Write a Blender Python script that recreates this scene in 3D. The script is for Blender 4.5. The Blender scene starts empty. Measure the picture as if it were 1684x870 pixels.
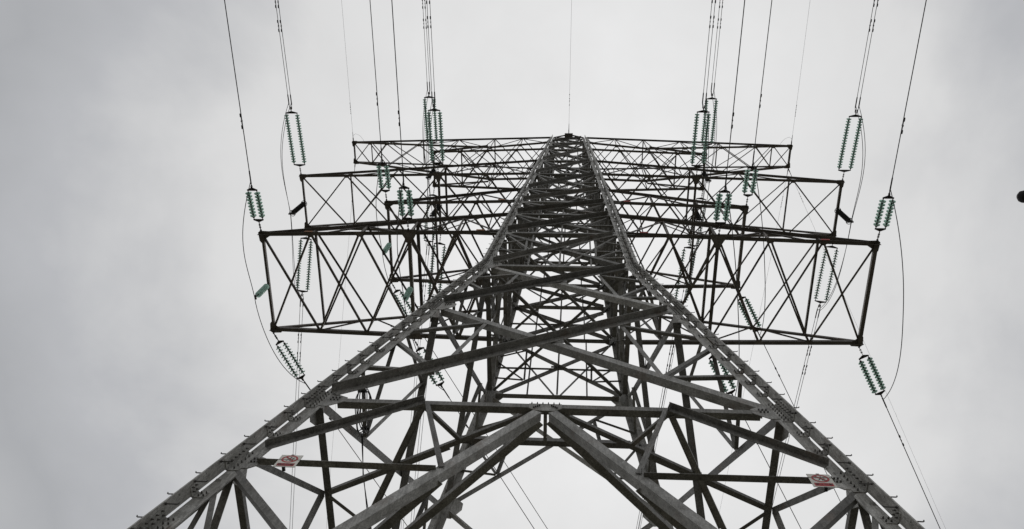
import bpy, bmesh, math, random
from mathutils import Vector, Matrix
V = Vector
random.seed(7)
S = bpy.context.scene

# ------------------------------------------------------------------ camera
cam = bpy.data.cameras.new('camera')
cam_o = bpy.data.objects.new('camera', cam)
S.collection.objects.link(cam_o)
CR = V((0.99742950, 0.00452206, 0.07151179))
CU = V((-0.02409682, -0.91871227, 0.39419171))
CF = V((-0.06748131, 0.39490165, 0.91624176))
CC = V((0.4407664, -12.3382158, 1.6))
mw = Matrix.Identity(4)
for i in range(3):
    mw[i][0], mw[i][1], mw[i][2], mw[i][3] = CR[i], CU[i], -CF[i], CC[i]
cam_o.matrix_world = mw
cam.sensor_width = 36.0
cam.lens = 1402.71 * 36.0 / 1684.0
cam.shift_y = 126.0 / 1684.0
cam.clip_start = 0.05
cam.clip_end = 6000
S.camera = cam_o

# ------------------------------------------------------------------ sky
SUN_EL, SUN_AZ = math.radians(70), math.radians(1.3)      # azimuth clockwise from +Y
world = bpy.data.worlds.new('World')
S.world = world
world.use_nodes = True
nt = world.node_tree
nt.nodes.clear()
def N(t, **kw):
    n = nt.nodes.new(t)
    for k, v in kw.items():
        setattr(n, k, v)
    return n
out = N('ShaderNodeOutputWorld')
bg = N('ShaderNodeBackground'); bg.inputs['Strength'].default_value = 0.1
sky = N('ShaderNodeTexSky', sky_type='NISHITA', sun_disc=False)
sky.sun_elevation = SUN_EL; sky.sun_rotation = SUN_AZ
tc = N('ShaderNodeTexCoord')
mp = N('ShaderNodeMapping'); mp.inputs['Location'].default_value = (-3.66, -6.17, 2.36)
n1 = N('ShaderNodeTexNoise'); n1.inputs['Scale'].default_value = 3.2; n1.inputs['Detail'].default_value = 9; n1.inputs['Roughness'].default_value = 0.55
n1.inputs['Distortion'].default_value = 0.35
n2 = N('ShaderNodeTexNoise'); n2.inputs['Scale'].default_value = 9.0; n2.inputs['Detail'].default_value = 4
# the overcast is brightest where the hidden sun stands and greyer away from it in frame, with ragged cloud edges
SUN_DIR = (math.sin(SUN_AZ) * math.cos(SUN_EL), math.cos(SUN_AZ) * math.cos(SUN_EL), math.sin(SUN_EL))
dot = N('ShaderNodeVectorMath', operation='DOT_PRODUCT'); dot.inputs[1].default_value = SUN_DIR
mr = N('ShaderNodeMapRange'); mr.inputs['From Min'].default_value = 0.70; mr.inputs['From Max'].default_value = 1.0; mr.inputs['To Min'].default_value = 0.03; mr.inputs['To Max'].default_value = 1.0
add1 = N('ShaderNodeMath', operation='MULTIPLY_ADD'); add1.inputs[1].default_value = 0.44
add2 = N('ShaderNodeMath', operation='MULTIPLY_ADD'); add2.inputs[1].default_value = 0.16
sub = N('ShaderNodeMath', operation='SUBTRACT'); sub.inputs[1].default_value = 0.30
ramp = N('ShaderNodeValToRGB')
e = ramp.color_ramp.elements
e[0].position = 0.05; e[0].color = (0.54, 0.545, 0.55, 1)  # unseen sky far from the sun, brightened to light the near faces and signs
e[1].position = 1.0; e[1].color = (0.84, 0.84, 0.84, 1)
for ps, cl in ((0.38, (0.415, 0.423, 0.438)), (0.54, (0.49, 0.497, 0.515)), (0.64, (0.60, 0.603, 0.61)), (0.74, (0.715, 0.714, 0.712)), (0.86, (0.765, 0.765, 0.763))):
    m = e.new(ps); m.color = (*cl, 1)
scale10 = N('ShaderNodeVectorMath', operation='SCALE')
# an overcast sky is dimmer towards the horizon than overhead
sep = N('ShaderNodeSeparateXYZ')
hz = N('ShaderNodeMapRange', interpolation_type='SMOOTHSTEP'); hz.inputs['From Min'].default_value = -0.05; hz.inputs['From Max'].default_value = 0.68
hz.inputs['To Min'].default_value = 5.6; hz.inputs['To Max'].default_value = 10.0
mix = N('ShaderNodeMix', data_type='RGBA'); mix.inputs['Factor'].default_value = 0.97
L = nt.links.new
L(tc.outputs['Generated'], mp.inputs['Vector'])
L(mp.outputs['Vector'], n1.inputs['Vector']); L(mp.outputs['Vector'], n2.inputs['Vector'])
L(tc.outputs['Generated'], dot.inputs[0])
L(dot.outputs['Value'], mr.inputs['Value'])
L(n1.outputs['Fac'], add1.inputs[0]); L(mr.outputs['Result'], add1.inputs[2])
L(n2.outputs['Fac'], add2.inputs[0]); L(add1.outputs[0], add2.inputs[2])
L(add2.outputs[0], sub.inputs[0]); L(sub.outputs[0], ramp.inputs['Fac'])
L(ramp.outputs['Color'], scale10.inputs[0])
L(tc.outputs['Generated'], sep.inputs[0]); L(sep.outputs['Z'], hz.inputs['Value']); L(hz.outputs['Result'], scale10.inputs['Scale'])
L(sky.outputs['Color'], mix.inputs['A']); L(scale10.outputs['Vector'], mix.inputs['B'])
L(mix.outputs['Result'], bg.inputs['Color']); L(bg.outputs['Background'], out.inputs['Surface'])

# ------------------------------------------------------------------ sun behind the overcast
sl = bpy.data.lights.new('sun', 'SUN'); sl.energy = 0.9; sl.angle = math.radians(25); sl.color = (1.0, 0.96, 0.9)
so = bpy.data.objects.new('sun', sl); S.collection.objects.link(so)
sd = V((math.sin(SUN_AZ) * math.cos(SUN_EL), math.cos(SUN_AZ) * math.cos(SUN_EL), math.sin(SUN_EL)))
so.rotation_euler = (-sd).to_track_quat('-Z', 'Y').to_euler()
so.location = (0, 0, 120)

# ------------------------------------------------------------------ exposure
S.view_settings.view_transform = 'Standard'
S.view_settings.look = 'None'
S.view_settings.exposure = 0.0
S.view_settings.gamma = 1.0
S.view_settings.use_curve_mapping = False
S.render.engine = 'CYCLES'
S.cycles.max_bounces = 8

# ------------------------------------------------------------------ materials
def mat(name, base, rough=0.6, metal=0.0, var=0.0, vscale=2.0, var2=None, bump=0.0, **kw):
    m = bpy.data.materials.new(name); m.use_nodes = True
    t = m.node_tree; b = t.nodes['Principled BSDF']
    b.inputs['Base Color'].default_value = (*base, 1)
    b.inputs['Roughness'].default_value = rough; b.inputs['Metallic'].default_value = metal
    for k, v in kw.items():
        b.inputs[k.replace('_', ' ')].default_value = v
    if var:
        g = t.nodes.new('ShaderNodeNewGeometry'); n = t.nodes.new('ShaderNodeTexNoise')
        n.inputs['Scale'].default_value = vscale; n.inputs['Detail'].default_value = 7; n.inputs['Roughness'].default_value = 0.65
        r = t.nodes.new('ShaderNodeValToRGB')
        lo = var2 if var2 else tuple(c * (1 - var) for c in base)
        r.color_ramp.elements[0].position = 0.32; r.color_ramp.elements[0].color = (*lo, 1)
        r.color_ramp.elements[1].position = 0.68; r.color_ramp.elements[1].color = (*[min(1, c * (1 + var)) for c in base], 1)
        oi = t.nodes.new('ShaderNodeObjectInfo')
        hs = t.nodes.new('ShaderNodeHueSaturation')
        ma = t.nodes.new('ShaderNodeMath'); ma.operation = 'MULTIPLY_ADD'; ma.inputs[1].default_value = 0.5; ma.inputs[2].default_value = 0.75
        t.links.new(oi.outputs['Random'], ma.inputs[0]); t.links.new(ma.outputs[0], hs.inputs['Value'])
        t.links.new(g.outputs['Position'], n.inputs['Vector']); t.links.new(n.outputs['Fac'], r.inputs['Fac'])
        t.links.new(r.outputs['Color'], hs.inputs['Color']); t.links.new(hs.outputs['Color'], b.inputs['Base Color'])
        if bump:
            bp = t.nodes.new('ShaderNodeBump'); bp.inputs['Strength'].default_value = bump; bp.inputs['Distance'].default_value = 0.01
            t.links.new(n.outputs['Fac'], bp.inputs['Height']); t.links.new(bp.outputs['Normal'], b.inputs['Normal'])
    return m
STEEL = mat('galvanised_steel', (0.255, 0.25, 0.24), 0.6, 0.2, 0.25, 3.0, var2=(0.16, 0.155, 0.142), bump=0.15)  # bracing copy of the steel, base colour darkened to carry its shade
STEEL_L = mat('lit_galvanised_steel', (0.44, 0.435, 0.42), 0.55, 0.2, 0.22, 3.0, var2=(0.29, 0.282, 0.262), bump=0.15)  # lighter copy of the same steel, the lit look put into its colour
STEEL_A = mat('shaded_arm_steel', (0.175, 0.162, 0.152), 0.6, 0.2, 0.28, 2.5, var2=(0.105, 0.09, 0.08), bump=0.1)  # shade of the arm undersides put into the base colour; wear comes from weather()
DARK = mat('dark_fitting_steel', (0.05, 0.046, 0.045), 0.55, 0.4, 0.2, 12)
BOLT = mat('bolt_steel', (0.10, 0.095, 0.09), 0.5, 0.4, 0.2, 20)
ALU = mat('weathered_aluminium_wire', (0.085, 0.085, 0.085), 0.5, 0.5, 0.15, 4)
RUBBER = mat('black_rubber', (0.022, 0.021, 0.021), 0.6)
WHITE = mat('sign_white', (0.80, 0.78, 0.72), 0.5, 0, 0.06, 9)
RED = mat('sign_red', (0.48, 0.02, 0.025), 0.5, 0, 0.12, 14)
BLACK = mat('sign_black', (0.03, 0.028, 0.028), 0.6)
ORANGE = mat('marker_orange', (0.40, 0.16, 0.05), 0.6, 0, 0.3, 15)
MRED = mat('marker_red', (0.45, 0.05, 0.045), 0.6, 0, 0.3, 15)
def weather(m):
    """old zinc: fine spangle, streaks that run down the metal, faint rust blooms"""
    t = m.node_tree; b = t.nodes['Principled BSDF']
    src = b.inputs['Base Color'].links[0].from_socket
    g = t.nodes.new('ShaderNodeNewGeometry')
    mp_ = t.nodes.new('ShaderNodeMapping'); mp_.inputs['Scale'].default_value = (1, 1, 0.12); t.links.new(g.outputs['Position'], mp_.inputs['Vector'])
    st = t.nodes.new('ShaderNodeTexNoise'); st.inputs['Scale'].default_value = 26; st.inputs['Detail'].default_value = 4; t.links.new(mp_.outputs['Vector'], st.inputs['Vector'])
    sp = t.nodes.new('ShaderNodeTexNoise'); sp.inputs['Scale'].default_value = 48; sp.inputs['Detail'].default_value = 3; t.links.new(g.outputs['Position'], sp.inputs['Vector'])
    ad = t.nodes.new('ShaderNodeMath'); ad.operation = 'ADD'; t.links.new(st.outputs['Fac'], ad.inputs[0]); t.links.new(sp.outputs['Fac'], ad.inputs[1])
    mr_ = t.nodes.new('ShaderNodeMapRange'); mr_.inputs['From Min'].default_value = 0.7; mr_.inputs['From Max'].default_value = 1.3; mr_.inputs['To Min'].default_value = 0.55; mr_.inputs['To Max'].default_value = 1.36; t.links.new(ad.outputs[0], mr_.inputs['Value'])
    hs = t.nodes.new('ShaderNodeHueSaturation'); t.links.new(mr_.outputs['Result'], hs.inputs['Value']); t.links.new(src, hs.inputs['Color'])
    rn = t.nodes.new('ShaderNodeTexNoise'); rn.inputs['Scale'].default_value = 1.1; rn.inputs['Detail'].default_value = 8; rn.inputs['Roughness'].default_value = 0.7; t.links.new(g.outputs['Position'], rn.inputs['Vector'])
    rr = t.nodes.new('ShaderNodeMapRange'); rr.inputs['From Min'].default_value = 0.56; rr.inputs['From Max'].default_value = 0.72; rr.inputs['To Max'].default_value = 0.65; t.links.new(rn.outputs['Fac'], rr.inputs['Value'])
    mx = t.nodes.new('ShaderNodeMix'); mx.data_type = 'RGBA'; mx.inputs['B'].default_value = (0.16, 0.10, 0.065, 1)
    t.links.new(rr.outputs['Result'], mx.inputs['Factor']); t.links.new(hs.outputs['Color'], mx.inputs['A']); t.links.new(mx.outputs['Result'], b.inputs['Base Color'])
for m_ in (STEEL, STEEL_L, STEEL_A):
    weather(m_)
CONCRETE = mat('concrete', (0.33, 0.32, 0.30), 0.9, 0, 0.2, 4, bump=0.3)
GROUND = mat('dry_grass_earth', (0.075, 0.068, 0.054), 0.95, 0, 0.5, 0.6, var2=(0.045, 0.046, 0.03), bump=0.5)
FEATHER = mat('dark_feather', (0.02, 0.018, 0.022), 0.8, 0, 0.2, 30)
GLASS = mat('green_glass', (0.30, 0.50, 0.42), 0.16, 0, 0.25, 9)
_t = GLASS.node_tree                                       # toughened glass lets light through without showing what is behind
_tr = _t.nodes.new('ShaderNodeBsdfTranslucent'); _tr.inputs['Color'].default_value = (0.80, 0.95, 0.89, 1)
_mx = _t.nodes.new('ShaderNodeMixShader'); _mx.inputs['Fac'].default_value = 0.72
_t.links.new(_t.nodes['Principled BSDF'].outputs[0], _mx.inputs[1]); _t.links.new(_tr.outputs[0], _mx.inputs[2])
_t.links.new(_mx.outputs[0], _t.nodes['Material Output'].inputs['Surface'])

# ------------------------------------------------------------------ object helpers
COL = S.collection
def link(o, parent=None):
    COL.objects.link(o)
    if parent is not None:
        o.parent = parent
    return o
def empty(name, parent=None, loc=(0, 0, 0)):
    o = bpy.data.objects.new(name, None); o.empty_display_size = 0.3
    o.location = loc
    return link(o, parent)
def tag(o, label, cat, group=None):
    o['label'] = label; o['category'] = cat
    if group:
        o['group'] = group
    return o
def from_bm(name, bm, material, parent=None, smooth=False):
    me = bpy.data.meshes.new(name); bm.normal_update(); bm.to_mesh(me); bm.free()
    for mm in (material if isinstance(material, (list, tuple)) else [material]):
        me.materials.append(mm)
    if smooth:
        for p in me.polygons:
            p.use_smooth = True
    return link(bpy.data.objects.new(name, me), parent)
def frame(p, x, y, z):
    M = Matrix.Identity(4)
    for i in range(3):
        M[i][0], M[i][1], M[i][2], M[i][3] = x[i], y[i], z[i], p[i]
    return M

_L = {}
def l_mesh(b, t, material):
    """unit-length angle section, flange along x centred on the axis, outstanding flange along +y"""
    k = (round(b, 3), round(t, 4), material.name)
    if k not in _L:
        h = b / 2
        prof = [(-h, 0), (h, 0), (h, t), (-h + t, t), (-h + t, b), (-h, b)]
        vs = [(x, y, z) for z in (0, 1) for x, y in prof]
        fs = [(i, (i + 1) % 6, 6 + (i + 1) % 6, 6 + i) for i in range(6)]
        fs += [(0, 3, 2, 1), (0, 5, 4, 3), (6, 7, 8, 9), (6, 9, 10, 11)]
        me = bpy.data.meshes.new('angle_bar'); me.from_pydata(vs, [], fs); me.materials.append(material); me.update()
        _L[k] = me
    return _L[k]
def bar(name, p0, p1, b, n, parent, flip=1, off=0.0, material=None, trim0=0.0, trim1=0.0, t=None):
    """steel angle from p0 to p1; n = direction the outstanding flange points"""
    p0, p1 = V(p0), V(p1); z = (p1 - p0); ln = z.length; z /= ln
    p0 = p0 + z * trim0; ln -= trim0 + trim1
    y = V(n) - z * z.dot(V(n)); y.normalize()
    x = y.cross(z)
    me = l_mesh(b, t or max(0.008, b * 0.09), material or STEEL)
    o = bpy.data.objects.new(name, me)
    M = frame(p0 + y * off, x * flip, y, z * ln) if flip > 0 else frame(p0 + y * off + z * ln, -x, y, -z * ln)
    o.matrix_world = M
    link(o, parent)
    return o
def plate(name, pts, n, th, parent, material=None):
    """flat polygon plate given its outline (3D points), thickened along n"""
    n = V(n).normalized()
    bm = bmesh.new()
    a = [bm.verts.new(V(p) - n * th / 2) for p in pts]
    c = [bm.verts.new(V(p) + n * th / 2) for p in pts]
    bm.faces.new(a[::-1]); bm.faces.new(c)
    for i in range(len(pts)):
        j = (i + 1) % len(pts)
        bm.faces.new((a[i], a[j], c[j], c[i]))
    bmesh.ops.recalc_face_normals(bm, faces=bm.faces)
    return from_bm(name, bm, material or STEEL, parent)
def add_prism(bm, p, axis, r, h, seg=6, r2=None):
    axis = V(axis).normalized(); u = axis.orthogonal().normalized(); w = axis.cross(u)
    r2 = r if r2 is None else r2
    a = [bm.verts.new(V(p) + (u * math.cos(2 * math.pi * i / seg) + w * math.sin(2 * math.pi * i / seg)) * r) for i in range(seg)]
    c = [bm.verts.new(V(p) + axis * h + (u * math.cos(2 * math.pi * i / seg) + w * math.sin(2 * math.pi * i / seg)) * r2) for i in range(seg)]
    bm.faces.new(a[::-1]); bm.faces.new(c)
    for i in range(seg):
        j = (i + 1) % seg
        bm.faces.new((a[i], a[j], c[j], c[i]))
def add_box(bm, p, x, y, z, sx, sy, sz):
    p, x, y, z = V(p), V(x), V(y), V(z)
    vs = [bm.verts.new(p + x * sx * i / 2 + y * sy * j / 2 + z * sz * k / 2) for k in (-1, 1) for j in (-1, 1) for i in (-1, 1)]
    for f in ((0, 2, 3, 1), (4, 5, 7, 6), (0, 1, 5, 4), (2, 6, 7, 3), (0, 4, 6, 2), (1, 3, 7, 5)):
        bm.faces.new([vs[i] for i in f])
def add_tube(bm, pts, r, seg=6, cap=True):
    pts = [V(p) for p in pts]; rings = []
    up = None
    for i, p in enumerate(pts):
        d = (pts[min(i + 1, len(pts) - 1)] - pts[max(i - 1, 0)]).normalized()
        if up is None:
            up = d.orthogonal().normalized()
        up = (up - d * up.dot(d)).normalized(); w = d.cross(up)
        rr = r[i] if isinstance(r, (list, tuple)) else r
        rings.append([bm.verts.new(p + (up * math.cos(2 * math.pi * k / seg) + w * math.sin(2 * math.pi * k / seg)) * rr) for k in range(seg)])
    for a, c in zip(rings, rings[1:]):
        for k in range(seg):
            j = (k + 1) % seg
            bm.faces.new((a[k], a[j], c[j], c[k]))
    if cap:
        bm.faces.new(rings[0][::-1]); bm.faces.new(rings[-1])
def tube(name, pts, r, material, parent=None, seg=6):
    bm = bmesh.new(); add_tube(bm, pts, r, seg)
    return from_bm(name, bm, material, parent, smooth=True)
def lerp(a, b, t):
    return V(a) * (1 - t) + V(b) * t

# ------------------------------------------------------------------ ground
bm = bmesh.new()
G = 40
for i in range(G + 1):
    for j in range(G + 1):
        u, w_ = (i / G * 2 - 1), (j / G * 2 - 1)
        x, y = math.copysign(abs(u) ** 2.5, u) * 3000, math.copysign(abs(w_) ** 2.5, w_) * 3000
        r = math.hypot(x, y)
        z = 0 if r < 25 else (math.sin(x * 0.011) * math.cos(y * 0.013)) * min(3.0, (r - 25) * 0.02)
        bm.verts.new((x, y, z))
bm.verts.ensure_lookup_table()
for i in range(G):
    for j in range(G):
        a = i * (G + 1) + j
        bm.faces.new([bm.verts[k] for k in (a, a + G + 1, a + G + 2, a + 1)])
g = from_bm('ground', bm, GROUND, smooth=True)
g['kind'] = 'structure'

# ------------------------------------------------------------------ tower frame dimensions (metres)
ZK, WK, W0, ZT, WT = 30.957, 2.672, 6.739, 65.443, 1.201
Z1, Z2, ZW = 13.404, 16.437, 24.60
def w(z):
    return WT + (WK - WT) * (ZT - z) / (ZT - ZK) if z >= ZK else WK + (W0 - WK) * (ZK - z) / ZK
tower = empty('transmission_tower')
tag(tower, 'tall grey lattice steel power pylon with five pairs of cross arms', 'pylon')
FACES = {'near': (V((1, 0, 0)), V((0, -1, 0))), 'far': (V((1, 0, 0)), V((0, 1, 0))),
         'left': (V((0, 1, 0)), V((-1, 0, 0))), 'right': (V((0, 1, 0)), V((1, 0, 0)))}
def fp(face, s, z):
    """point on a tower face: s metres sideways of the face's centre line, height z"""
    t, n = FACES[face]
    return t * s + n * w(z) + V((0, 0, z))

# ---- legs: two angles set corner to corner, with a slot between them
def leg(sx, sy):
    g_ = 0.022
    bm = bmesh.new()
    for (za, zb, b, t) in ((-0.3, ZK + 0.12, 0.245, 0.026), (ZK + 0.12, 66.1, 0.20, 0.022)):
        steps = [za, ZK, zb] if za < 0 else [za, zb]
        for q in (1, -1):                                  # inner angle, outer angle
            ax, ay = -sx * q, -sy * q
            c = g_ * 0.5 + (0 if q == 1 else 0.0)
            prof = [(c, c), (b, c), (b, c + t), (c + t, c + t), (c + t, b), (c, b)]
            rings = []
            for z in steps:
                rings.append([bm.verts.new((sx * w(z) + ax * px, sy * w(z) + ay * py, z)) for px, py in prof])
            for r0, r1 in zip(rings, rings[1:]):
                for i in range(6):
                    j = (i + 1) % 6
                    bm.faces.new((r0[i], r0[j], r1[j], r1[i]))
            for rg in (rings[0], rings[-1]):
                bm.faces.new((rg[0], rg[1], rg[2], rg[3])); bm.faces.new((rg[0], rg[3], rg[4], rg[5]))
    bmesh.ops.recalc_face_normals(bm, faces=bm.faces)
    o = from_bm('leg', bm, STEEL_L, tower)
    return o
LEVELS = [ZK, 36.0, 39.6, 42.4, 45.7, 50.3, 55.2, 60.0, 63.3, 66.0]
bolt_bm = {}
def corner_splice(lg, sx, sy, z0, z1, q, name, b=0.2, bolts=True, rows=2):
    """bent plate in the re-entrant corner (ax, ay) of the star section"""
    for (ax, ay) in ((-sx, sy), (sx, -sy)):
        if q and (ax, ay) != (-sx, sy) and sy < 0 and q == 1:
            pass
        t = 0.014; c = 0.0115
        bm = bmesh.new(); rings = []
        # flange A lies on the x-flange (y = +-c), flange B on the y-flange
        off = -c if True else 0
        prof = [(0.0 - off * 0 + 0.0005, 0.0005), (b, 0.0005), (b, t), (t, t), (t, b), (0.0005, b)]
        for z in (z0, z1):
            # re-entrant corner: x-flange face at y = -ay*c , y-flange face at x = -ax*c
            rings.append([bm.verts.new((sx * w(z) + ax * (px - c), sy * w(z) + ay * (py - c), z)) for px, py in prof])
        r0, r1 = rings
        for i in range(6):
            j = (i + 1) % 6
            bm.faces.new((r0[i], r0[j], r1[j], r1[i]))
        for rg in rings:
            bm.faces.new((rg[0], rg[1], rg[2], rg[3])); bm.faces.new((rg[0], rg[3], rg[4], rg[5]))
        bmesh.ops.recalc_face_normals(bm, faces=bm.faces)
        from_bm(name, bm, STEEL_L, lg)
        if bolts and sy < 0 and (ax, ay) == (-sx, sy):
            bb = bolt_bm.setdefault((sx, sy), bmesh.new())
            nb = max(2, int((z1 - z0) / 0.115))
            for k in range(nb):
                z = z0 + (z1 - z0) * (k + 0.5) / nb
                for r in range(rows):
                    e_ = (0.075 + 0.075 * r) if rows == 2 else 0.1
                    P = V((sx * w(z) + ax * e_, sy * w(z) + ay * (t - c), z)); add_prism(bb, P, (0, ay, 0), 0.015, 0.018)
                    add_prism(bb, P + V((0, ay * 0.024, 0)), (0, ay, 0), 0.009, 0.016)
                    P = V((sx * w(z) + ax * (t - c), sy * w(z) + ay * e_, z)); add_prism(bb, P, (ax, 0, 0), 0.015, 0.018)
                    add_prism(bb, P + V((ax * 0.024, 0, 0)), (ax, 0, 0), 0.009, 0.016)
pin_mesh = None
def step_pin(lg, p, d):
    global pin_mesh
    if pin_mesh is None:
        bm = bmesh.new()
        add_tube(bm, [(0, 0, 0), (0, 0, 0.17), (0.012, 0, 0.185), (0.035, 0, 0.19)], 0.010, 6)
        add_prism(bm, (0, 0, 0.0), (0, 0, 1), 0.022, 0.02)
        pin_mesh = bpy.data.meshes.new('step_bolt'); bm.normal_update(); bm.to_mesh(pin_mesh); bm.free(); pin_mesh.materials.append(BOLT)
    o = bpy.data.objects.new('step_bolt', pin_mesh)
    d = V(d); x = V((0, 0, 1)); x = (x - d * x.dot(d)).normalized(); y = d.cross(x)
    o.matrix_world = frame(p, x, y, d)
    link(o, lg)

LEGS = {}
for sx in (-1, 1):
    for sy in (-1, 1):
        lg = leg(sx, sy); LEGS[sx, sy] = lg
        for zc, hl, rw in ((Z1, 0.36, 1), (Z2, 0.46, 2), (ZW, 0.5, 2), (ZK, 0.7, 2), (36.0, 0.42, 1), (10.9, 0.5, 2)):
            corner_splice(lg, sx, sy, zc - hl, zc + hl, 1, 'splice_plate', 0.205, rows=rw)
        for zc in (39.6, 42.4, 45.7, 50.3, 55.2, 60.0, 63.3):
            corner_splice(lg, sx, sy, zc - 0.3, zc + 0.3, 1, 'splice_plate', 0.17, bolts=zc < 46, rows=1)
        zs = [12.15, 14.55, 15.35, 17.45, 18.2, 18.95, 19.9, 20.9, 21.85, 22.8, 23.6, 25.6, 26.5, 27.4, 28.3, 29.2, 29.9, 32.3, 33.1, 34.0, 34.9, 37.3, 38.4, 41.0, 44.0, 47.2, 48.7, 52, 53.6, 57, 58.5]
        for zc in zs:
            corner_splice(lg, sx, sy, zc - 0.09, zc + 0.09, 1, 'batten_plate', 0.18 if zc < ZK else 0.14, bolts=zc < 36, rows=2)
        if sy < 0:
            z = 9.6; k = 0
            while z < 46:
                zz = z + random.uniform(-0.02, 0.02)
                if k % 2 == 0:
                    step_pin(lg, (sx * w(zz) + sx * 0.011, sy * w(zz) - 0.185, zz), (sx, 0, 0))
                else:
                    step_pin(lg, (sx * w(zz) + sx * 0.0, sy * w(zz) - 0.215, zz), (-sx, 0, 0))
                z += 0.37; k += 1
        bmf = bmesh.new()                                    # concrete footing
        add_box(bmf, (sx * W0, sy * W0, 0.1), (1, 0, 0), (0, 1, 0), (0, 0, 1), 1.3, 1.3, 0.7)
        bmesh.ops.bevel(bmf, geom=bmf.edges[:], offset=0.04, segments=1)
        from_bm('footing', bmf, CONCRETE, tower)
for (sx, sy), bb in bolt_bm.items():
    o = from_bm('bolts', bb, BOLT, LEGS[sx, sy]); o['kind'] = 'stuff'

# ---- gusset plates where the bracing meets the legs
def leg_gusset(face, sgn, z, inward, up, dn, th=0.014):
    t, n = FACES[face]
    sx, sy = (sgn, -1) if face == 'near' else (sgn, 1) if face == 'far' else (-1, sgn) if face == 'left' else (1, sgn)
    pts = []
    for (di, dz) in ((0.02, -dn * 0.9), (inward * 0.6, -dn), (inward, -dn * 0.15), (inward * 0.95, up * 0.45), (inward * 0.45, up), (0.02, up * 0.9)):
        zz = z + dz
        pts.append(t * sgn * (w(zz) - di) + n * (w(zz) - 0.006) + V((0, 0, zz)))
    nn = (pts[1] - pts[0]).cross(pts[4] - pts[0]).normalized()
    plate('gusset_plate', pts, nn, th, LEGS[sx, sy], STEEL_L)
    if face == 'near':
        bb = bmesh.new()
        for k in range(3):
            for r in range(2):
                di = inward * (0.5 + 0.11 * k); dz = up * 0.15 - (r * 0.11) + 0.05
                P = t * sgn * (w(z + dz) - di) + n * (w(z + dz) + 0.002) + V((0, 0, z + dz))
                add_prism(bb, P, n, 0.018, 0.03)
        o = from_bm('bolts', bb, BOLT, LEGS[sx, sy]); o['kind'] = 'stuff'
for f in FACES:
    for sg in (-1, 1):
        leg_gusset(f, sg, Z2, 0.62, 0.35, 0.35)
        leg_gusset(f, sg, Z1, 0.48, 0.25, 0.28)
        leg_gusset(f, sg, ZW, 0.62, 0.5, 0.5)
        leg_gusset(f, sg, ZK, 0.6, 0.5, 0.55)
        for z in LEVELS[1:-1]:
            leg_gusset(f, sg, z, 0.5 if z < 43 else 0.4, 0.32, 0.32)

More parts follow.
